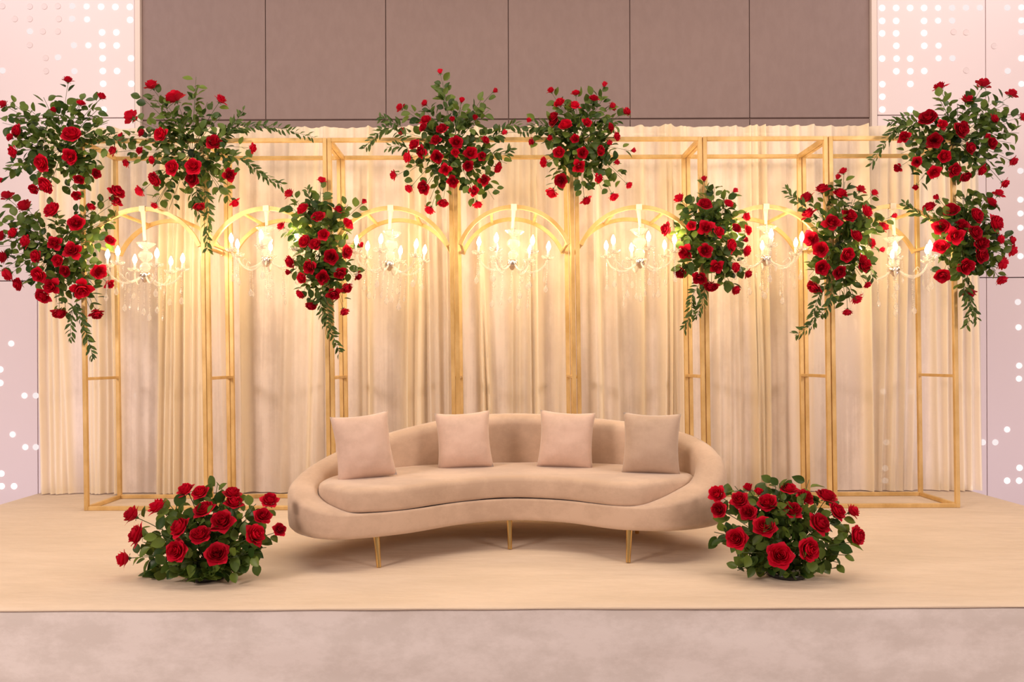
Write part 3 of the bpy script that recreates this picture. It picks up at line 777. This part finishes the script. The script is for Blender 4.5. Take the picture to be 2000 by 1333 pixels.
def arrangement(name, label, group, center_px, Yc, rad_px, roses, sprays, vines, seed, depth=0.17, leaf=(.052, .080), fill=60, per_stem=5, floor=False, foam=.030, origin_px=None, base_z=None, inner=190):
    """roses: list of (px, py, diameter px); sprays: leafy twigs without a bloom; vines: long trails of slim leaves"""
    rg = random.Random(seed)
    C = W(*center_px, Yc)
    RL = Vector((C.x, C.y, base_z if base_z is not None else C.z))
    root = empty(name, RL, label, 'flower arrangement', group)
    O = W(*origin_px, Yc) if origin_px else C
    b = MB()
    bm = bmesh.new(); bmesh.ops.create_icosphere(bm, subdivisions=2, radius=foam)
    for v in bm.verts: v.co *= 1 + .12 * noise.noise(v.co * 30)
    me = bpy.data.meshes.new('foam'); bm.to_mesh(me); bm.free(); me.materials.append(M_foam)
    link('foam_block', me, root, loc=O - RL)
    nleaf = 0
    cap = 296
    items = [(x, y, d, True) for x, y, d in roses] + [(x, y, 0, False) for x, y in sprays]
    paths = []
    for (px, py, dpx_, isrose) in items:
        ox, oy = (px - center_px[0]) / rad_px[0], (py - center_px[1]) / rad_px[1]
        rr = ox * ox + oy * oy
        if floor:
            face = Vector((ox * 1.0, -max(.25, .75 - .1 * rr) , max(-.1, .55 - oy * .75)))
            Y = Yc - depth * math.sqrt(max(.0, 1 - min(1, rr))) * (0.3 + .7 * max(0, oy + .6)) + (0.10 * max(0, -oy) if rr > .15 else 0)
        else:
            face = Vector((ox * 1.15, -max(.22, math.sqrt(max(0, 1 - min(1, rr))) * 1.1), -oy * 1.05 + .12))
            Y = Yc - depth * (math.sqrt(max(0.02, 1 - min(1, rr))) - .15) + rg.uniform(-.03, .03)
        face = (face.normalized() + rand_unit(rg) * .30).normalized()
        T = W(px, py, Y)
        D = Y - CAMY
        size = dpx_ / F * D / 2                      # bloom radius
        if isrose:
            pxd = dpx_
            kind = 'bud' if pxd < (17.5 if not floor else 26) else ('half' if (rg.random() < .35 or rr > 1.0) else 'open')
            sc = size * 1.10
            m = frame_from(rand_unit(rg).cross(face), face).to_4x4()
            Zq = face.to_track_quat('Z', 'Y').to_matrix().to_4x4() @ Matrix.Rotation(rg.uniform(0, 6.28), 4, 'Z')
            basep = T - face * sc * .45
            Zq.translation = basep - RL
            Zq = Zq @ Matrix.Diagonal((sc, sc, sc, 1))
            if floor and kind != 'bud':
                ro = link('rose', rg.choice(ROSE_CORE[kind]), root, mtx=Zq)
                for k in range(5):
                    link('petal', rg.choice(PETALS[kind]), ro, mtx=Matrix.Rotation(2 * PI * k / 5 + rg.uniform(-.15, .15), 4, 'Z'))
            else:
                ro = link('rose', rg.choice(ROSES[kind]), root, mtx=Zq)
            link('calyx', CALYX, ro)
            end = basep - face * sc * .2
        else:
            end = T; face = (T - O).normalized()
        # stem
        span = (end - O).length
        mid = O.lerp(end, .55) + Vector((0, rg.uniform(-.03, .03), .10 * span)) - face * span * .10
        path = []
        for k in range(8):
            t = k / 7; path.append(O * (1 - t) ** 2 + mid * 2 * t * (1 - t) + end * t * t)
        paths.append((O, mid, end))
        b = MB(); b.tube([p - RL for p in path], .0016 if not floor else .0019, 4, cap=False)
        link('stem', b.mesh('stem', M_stem, True), root)
        want = per_stem + (3 if not isrose else 0) + (1 if span > .30 else 0)
        for k in range(want):
            if nleaf >= cap: break
            t = .34 + .62 * (k + rg.uniform(.1, .9)) / want
            if isrose: t = min(t, .93)
            p = O * (1 - t) ** 2 + mid * 2 * t * (1 - t) + end * t * t
            tan = ((mid - O) * (1 - t) + (end - mid) * t).normalized()
            side = tan.cross(Vector((0, -1, .3))).normalized() * (1 if k % 2 else -1)
            d = (tan * rg.uniform(.3, .9) + side * rg.uniform(.6, 1.1) + rand_unit(rg) * .45).normalized()
            up = (Vector((0, -.75, .75)) + rand_unit(rg) * .75).normalized()
            sz = rg.uniform(*leaf)
            pos = p + d * .012
            if floor and pos.z + d.z * sz < SZ + .012: d.z = abs(d.z) * .3; d.normalize()
            put_leaf(root, RL, LEAVES, pos, d, up, sz, rg); nleaf += 1
    for k in range(fill):
        if nleaf >= cap: break
        v = rand_unit(rg); v.y = -abs(v.y) if rg.random() < .72 else v.y
        s = rg.uniform(.14, .70)
        rx, rz = rad_px[0] / F * 5 * (.68 if floor else 1), rad_px[1] / F * 5 * (.68 if floor else 1)
        pos = C + Vector((v.x * rx * s, v.y * depth * s * 1.1, v.z * rz * s))
        d = (v + rand_unit(rg) * .8 + Vector((0, 0, -.1))).normalized()
        up = (Vector((0, -.9, .6)) + rand_unit(rg) * .6).normalized()
        sz = rg.uniform(*leaf)
        if floor and min(pos.z, pos.z + d.z * sz) < SZ + .02:
            pos.z = max(pos.z, SZ + .03); d.z = abs(d.z) * .4; d.normalize()
        put_leaf(root, RL, LEAVES, pos, d, up, sz, rg); nleaf += 1
    # leaves beyond the countable ones, joined: small, deep inside or along the twigs
    b = MB()
    for k in range(inner):
        if paths and rg.random() < .62:
            q0, q1, q2 = rg.choice(paths); t = rg.uniform(.2, .85)
            p = q0 * (1 - t) ** 2 + q1 * 2 * t * (1 - t) + q2 * t * t + rand_unit(rg) * .022
            d = ((q2 - q0).normalized() * .5 + rand_unit(rg)).normalized()
        else:
            v = rand_unit(rg); q = rg.uniform(.1, .62)
            p = C + Vector((v.x * rad_px[0] / F * 5 * q * (.68 if floor else 1), v.y * depth * q, v.z * rad_px[1] / F * 5 * q * (.68 if floor else 1))); d = (v + rand_unit(rg) * .8).normalized()
        sz = rg.uniform(leaf[0] * .75, leaf[1] * .85)
        if floor and min(p.z, p.z + d.z * sz) < SZ + .02: p.z = max(p.z, SZ + .03); d.z = abs(d.z) * .4; d.normalize()
        M = frame_from(d, (Vector((0, -.85, .6)) + rand_unit(rg) * .8).normalized())
        me = rg.choice(LEAVES)
        b.add([M @ (v_.co * sz) + p - RL for v_ in me.vertices], [tuple(f.vertices) for f in me.polygons])
    tag(link('foliage', b.mesh('foliage', M_leaf, True), root), kind='stuff')
    for vn in vines:
        yv = Yc - .06
        pts = smooth_path([W(x, y, yv + (0 if i else .04)) for i, (x, y) in enumerate(vn)], 8)
        b = MB(); b.tube([p - RL for p in pts], .0016, 4, cap=False); link('vine_stem', b.mesh('vine_stem', M_stem, True), root)
        ln = sum((pts[i + 1] - pts[i]).length for i in range(len(pts) - 1))
        nl = int(ln / .0105)
        for k in range(nl):
            t = (k + .5) / nl * (len(pts) - 1.001); i = int(t); p = pts[i].lerp(pts[i + 1], t - i)
            tan = (pts[i + 1] - pts[i]).normalized()
            side = tan.cross(Vector((0, -1, 0))).normalized() * (1 if k % 2 else -1)
            d = (tan * .75 + side * rg.uniform(.4, 1.0) + rand_unit(rg) * .3).normalized()
            up = (Vector((0, -.9, .4)) + rand_unit(rg) * .7).normalized()
            put_leaf(root, RL, VLEAVES, p + rand_unit(rg) * .008, d, up, rg.uniform(.046, .070) * (1 - .25 * k / nl), rg, 'vine_leaf')
    return root

def crop(lst, s, ox, oy): return [(ox + x * s, oy + y * s, d * s) for x, y, d in lst]
A = lambda l: crop(l, .4651, 0, 100)
B = lambda l: crop(l, .4502, 520, 100)
Cc = lambda l: crop(l, .4502, 980, 100)
Dd = lambda l: crop(l, .4502, 1440, 100)
GP = 'red rose clusters on the gold frames'
arrangement('rose_cluster', 'red rose cluster on the left end post, above the bigger one below it', GP, (120, 290), -.04, (130, 125),
  A([(285,120,44),(14,222,42),(427,190,42),(340,217,38),(227,248,36),(70,335,58),(42,360,40),(55,422,54),(298,347,78),(292,442,64),(172,470,68),(406,515,40),(332,540,42),(190,563,72),(140,580,46),(320,608,40),(6,540,36)]),
  [(20,200),(85,190),(60,215),(5,240),(20,300),(10,335),(165,190),(190,215),(210,240),(40,330),(185,300),(215,290),(150,330),(180,345)],
  [[(160,270),(205,265),(245,280)]], 1, fill=115, per_stem=6)
arrangement('rose_cluster', 'largest red rose cluster, low on the left end post with trailing leaves', GP, (110, 485), -.04, (120, 135),
  A([(30,608,54),(103,650,70),(217,667,78),(383,655,38),(318,722,64),(490,592,70),(486,630,50),(462,793,44),(52,765,52),(108,800,62),(227,806,58),(305,838,72),(152,862,62),(6,775,46),(12,865,58),(240,880,52),(417,928,62),(271,925,50),(160,940,66),(30,938,64),(75,980,58),(460,980,40),(215,988,66),(342,1000,84),(178,1030,64),(250,1102,62),(407,1104,58)])
  + [(-14,480,27),(-12,535,25),(-20,425,26)],
  [(15,420),(40,440),(215,430),(235,425),(200,475),(190,520),(185,560),(190,590),(40,520),(20,465),(130,620),(110,590),(60,560),(175,600)],
  [[(150,590),(140,620),(137,665)],[(150,600),(168,650),(182,698)]], 2, fill=120, per_stem=5)
arrangement('rose_cluster', 'leafy red rose cluster on the second frame post, with a long twig reaching right', GP, (375, 300), -.04, (125, 115),
  A([(637,142,62),(730,193,80),(928,203,54),(549,274,64),(593,343,38),(675,350,68),(898,380,64),(587,418,40),(1062,407,42),(720,488,62),(810,482,66),(638,457,42),(804,536,60),(648,540,62),(964,520,56),(587,588,50),(649,647,40),(836,655,46),(986,637,44),(508,362,38),(475,418,46),(530,470,42)]),
  [(300,190),(270,185),(383,150),(385,170),(405,200),(430,230),(330,210),(440,270),(310,395),(330,410),(430,375),(450,395),(460,340),(350,235),(300,245),(240,260),(375,395),(395,250)],
  [[(420,275),(470,250),(530,248),(612,268)],[(430,300),(480,315),(510,340),(550,362)],[(430,265),(455,245),(475,215)],[(400,370),(408,410),(404,450),(406,492)],[(385,370),(380,395),(392,425)]], 3, fill=115, per_stem=5)
GL = GP
arrangement('rose_cluster', 'red rose cluster hanging low at the left of the sofa back, with a leafy tail', GP, (628, 480), -.04, (82, 125),
  B([(241,560,44),(100,618,54),(158,683,62),(225,717,60),(315,687,46),(355,748,50),(423,654,36),(65,760,48),(248,795,50),(165,825,64),(212,838,60),(408,840,36),(280,892,68),(352,870,58),(103,915,60),(187,937,64),(97,960,38),(152,985,50),(245,982,64),(320,963,58),(399,976,42),(293,1054,60),(350,1028,54),(148,1056,48),(195,1105,54),(338,1130,52)]),
  [(605,385),(590,400),(625,375),(660,400),(565,400),(680,400),(560,450),(690,540),(600,590),(670,590),(640,560),(625,600),(570,440)],
  [[(635,560),(640,610),(645,640),(664,692)],[(632,560),(628,600),(640,650)],[(620,430),(608,395),(600,368)]], 4, fill=105, per_stem=5)
arrangement('rose_cluster', 'wide red rose cluster at the top left of the middle arch', GP, (885, 290), -.04, (110, 115),
  B([(754,90,36),(992,172,36),(581,244,42),(687,226,40),(848,214,38),(692,297,54),(905,290,38),(808,297,36),(760,335,54),(588,349,42),(1031,353,38),(735,385,48),(826,393,56),(950,387,44),(640,405,52),(672,438,54),(614,462,58),(888,440,58),(820,440,42),(938,456,40),(741,459,60),(877,499,48),(1005,506,48),(776,514,50),(552,538,46),(809,566,58),(620,595,52),(680,592,60),(946,560,50),(901,606,48),(767,660,48),(709,688,54),(917,665,50),(680,330,42)]),
  [(865,160),(862,175),(940,195),(955,215),(900,210),(830,215),(800,215),(990,260),(970,300),(990,320),(975,380),(965,390),(840,390),(820,380),(930,380),(800,335),(965,345),(880,230)],
  [[(800,270),(760,250),(735,265),(712,288)],[(800,290),(780,285),(755,288)],[(790,250),(760,235),(742,230)],[(960,270),(1000,245),(1030,258)],[(960,300),(985,300),(998,292)]], 5, fill=110, per_stem=5)
arrangement('rose_cluster', 'compact red rose cluster at the top right of the middle arch', GP, (1130, 280), -.04, (85, 105),
  Cc([(213,170,40),(445,146,38),(321,181,40),(249,223,52),(315,236,54),(400,204,44),(480,241,46),(541,263,50),(121,299,36),(223,283,52),(223,305,50),(276,318,62),(371,308,42),(473,330,40),(499,370,46),(465,398,38),(212,377,38),(317,379,40),(130,396,42),(247,438,54),(352,441,52),(430,431,48),(570,431,34),(182,482,48),(336,500,56),(497,482,38),(255,562,60),(420,552,42),(551,581,40),(217,615,56),(485,631,52),(366,648,48),(12,352,38)]),
  [(1070,240),(1065,270),(1180,190),(1160,185),(1205,240),(1210,230),(1215,345),(1140,370),(1080,345),(1175,370),(1195,300),(1100,210)],
  [[(1090,260),(1060,245),(1035,250)]], 6, fill=105, per_stem=5, depth=.16)
arrangement('rose_cluster', 'red rose cluster beside the fifth arch, above the right end of the sofa', GP, (1388, 470), -.04, (82, 105),
  Cc([(878,555,38),(1011,606,36),(770,639,58),(883,662,60),(984,660,54),(1060,719,52),(820,758,44),(885,766,66),(942,784,54),(1019,768,46),(1068,777,48),(712,773,58),(996,844,62),(793,873,64),(884,865,62),(1063,867,58),(1056,820,36),(932,936,60),(1013,940,54),(770,961,58),(858,985,66),(1068,967,46),(908,1022,62),(1014,1036,54)]),
  [(1395,365),(1380,372),(1420,385),(1345,410),(1335,400),(1440,410),(1320,465),(1330,440),(1420,560),(1340,520),(1330,530),(1440,540),(1360,400),(1395,395),(1425,555)],
  [[(1375,540),(1352,580),(1350,610),(1336,644)],[(1380,550),(1372,590),(1360,620)]], 7, fill=110, per_stem=6)
arrangement('rose_cluster', 'red rose cluster between the sixth and seventh arches with a leafy tail', GP, (1640, 480), -.04, (85, 115),
  Dd([(459,521,44),(436,548,38),(368,598,64),(299,637,68),(449,618,64),(536,599,46),(595,615,42),(308,707,64),(563,694,66),(490,712,64),(410,744,72),(679,715,38),(634,763,52),(518,802,62),(319,812,66),(361,859,68),(582,833,50),(626,862,38),(480,884,68),(553,930,66),(545,905,52),(369,940,66),(447,960,58),(332,1025,66),(566,1014,42),(516,1076,58),(477,1132,48)]),
  [(1650,355),(1665,390),(1700,400),(1735,430),(1580,540),(1700,520),(1640,590),(1660,590),(1690,460),(1600,420),(1590,540),(1710,440),(1650,580),(1690,430)],
  [[(1620,540),(1595,590),(1588,630),(1552,656)],[(1625,550),(1622,590),(1600,620)],[(1580,410),(1555,390),(1535,368)],[(1690,500),(1700,530),(1705,545)]], 8, fill=110, per_stem=5)
arrangement('rose_cluster', 'spreading red rose cluster on the right end post, above the bigger one below it', GP, (1868, 275), -.04, (120, 115),
  Dd([(878,155,58),(1069,141,62),(1191,184,48),(997,207,58),(826,286,78),(1117,293,48),(890,318,46),(975,340,66),(985,320,42),(724,372,52),(855,386,64),(1107,398,52),(1010,421,58),(901,456,58),(1083,370,36),(1197,478,50),(779,481,42),(696,507,40),(855,527,54),(942,516,62),(1062,518,50),(993,546,48),(1161,574,48),(775,588,38),(1240,285,42)]),
  [(1832,190),(1900,190),(1960,205),(1985,225),(1975,240),(1990,260),(1975,280),(1940,200),(1770,230),(1760,300),(1800,350),(1830,350),(1950,330),(1940,350),(1880,350),(1960,300),(1870,205)],
  [[(1810,255),(1760,245),(1735,270),(1700,322)],[(1800,240),(1760,235),(1738,240)],[(1810,270),(1780,265),(1745,262)]], 9, fill=115, per_stem=6)
arrangement('rose_cluster', 'dense red rose cluster low on the right end post, with hanging leaves', GP, (1882, 465), -.04, (90, 95),
  Dd([(865,636,38),(1135,618,46),(1104,655,52),(832,676,62),(928,687,68),(1040,712,70),(1124,747,80),(973,755,58),(887,764,70),(948,802,72),(1034,786,66),(881,849,70),(1060,834,70),(1063,885,68),(1143,817,52),(1191,822,40),(1193,867,50),(993,935,76),(1150,922,62),(889,977,66),(1146,992,60),(1005,1048,68)]),
  [(1880,380),(1890,370),(1925,385),(1960,500),(1945,530),(1930,540),(1850,420),(1835,450),(1870,540),(1890,560),(1955,450),(1880,560),(1905,375)],
  [[(1882,560),(1893,600),(1888,640)],[(1885,560),(1900,600),(1908,625)],[(1845,440),(1800,420),(1765,398)]], 10, fill=100, per_stem=6)
# floor arrangements
fl = [(272,505,190),(510,430,190),(770,275,165),(905,290,150),(1210,300,160),(1225,390,170),(1555,370,170),(940,450,195),(1115,565,215),(1495,510,160),(315,690,220),(718,625,210),(905,685,190),(1650,640,125),(1425,690,210),(680,840,200),(1065,865,205),(195,915,180)]
frr = [(285,310,165),(300,455,145),(580,255,120),(675,295,110),(495,365,170),(755,385,170),(575,480,150),(955,255,150),(1105,345,175),(1310,325,180),(990,460,180),(1410,470,170),(1550,470,150),(730,610,200),(1240,590,220),(465,725,190),(875,880,225),(1150,830,210),(1590,700,190)]
s = .21008
for k, (lst, ox, cpx, opx, lab, spr) in enumerate(((fl, 200, (405, 1045), (405, 1105), 'bushy arrangement of red roses on the stage floor at the left end of the sofa',
    [(425,945),(440,960),(500,985),(270,1085),(295,1125),(300,1135),(320,1110),(500,1095),(510,1080),(350,1125),(380,1130),(420,1128),(450,1128),(470,1120),(520,1070),(330,985),(345,1000),(280,1060),(400,1130),(360,1100),(460,1090),(300,1040)]),
    (frr, 1340, (1535, 1030), (1535, 1095), 'bushy arrangement of red roses on the stage floor at the right end of the sofa',
    [(1512,938),(1522,945),(1580,938),(1435,950),(1395,1040),(1410,1050),(1445,1105),(1440,1115),(1625,1110),(1640,1100),(1655,1085),(1660,1060),(1490,1125),(1520,1125),(1560,1125),(1590,1125),(1600,1000),(1480,1110),(1590,1090),(1450,1080)]))):
    D = F * 1.0 / (1128 - CY); Yb = CAMY + D
    zc = W(*opx, Yb).z
    root = arrangement('rose_arrangement', lab, 'rose arrangements on the stage floor', cpx, Yb, (150, 100), crop(lst, s, ox, 900), spr, [], 40 + k, depth=.17, leaf=(.050, .078), fill=110, inner=260, per_stem=5, floor=True, foam=.05, origin_px=opx, base_z=SZ)
    b = MB(); b.lathe([(0, .004), (.085, .004), (.095, .026), (.090, .026), (.08, .010), (0, .010)], 24)
    link('tray', b.mesh('tray', M_tray, True), root)
print('objects', len(bpy.data.objects), 'tris', sum(len(m.polygons) for m in bpy.data.meshes) * 2)
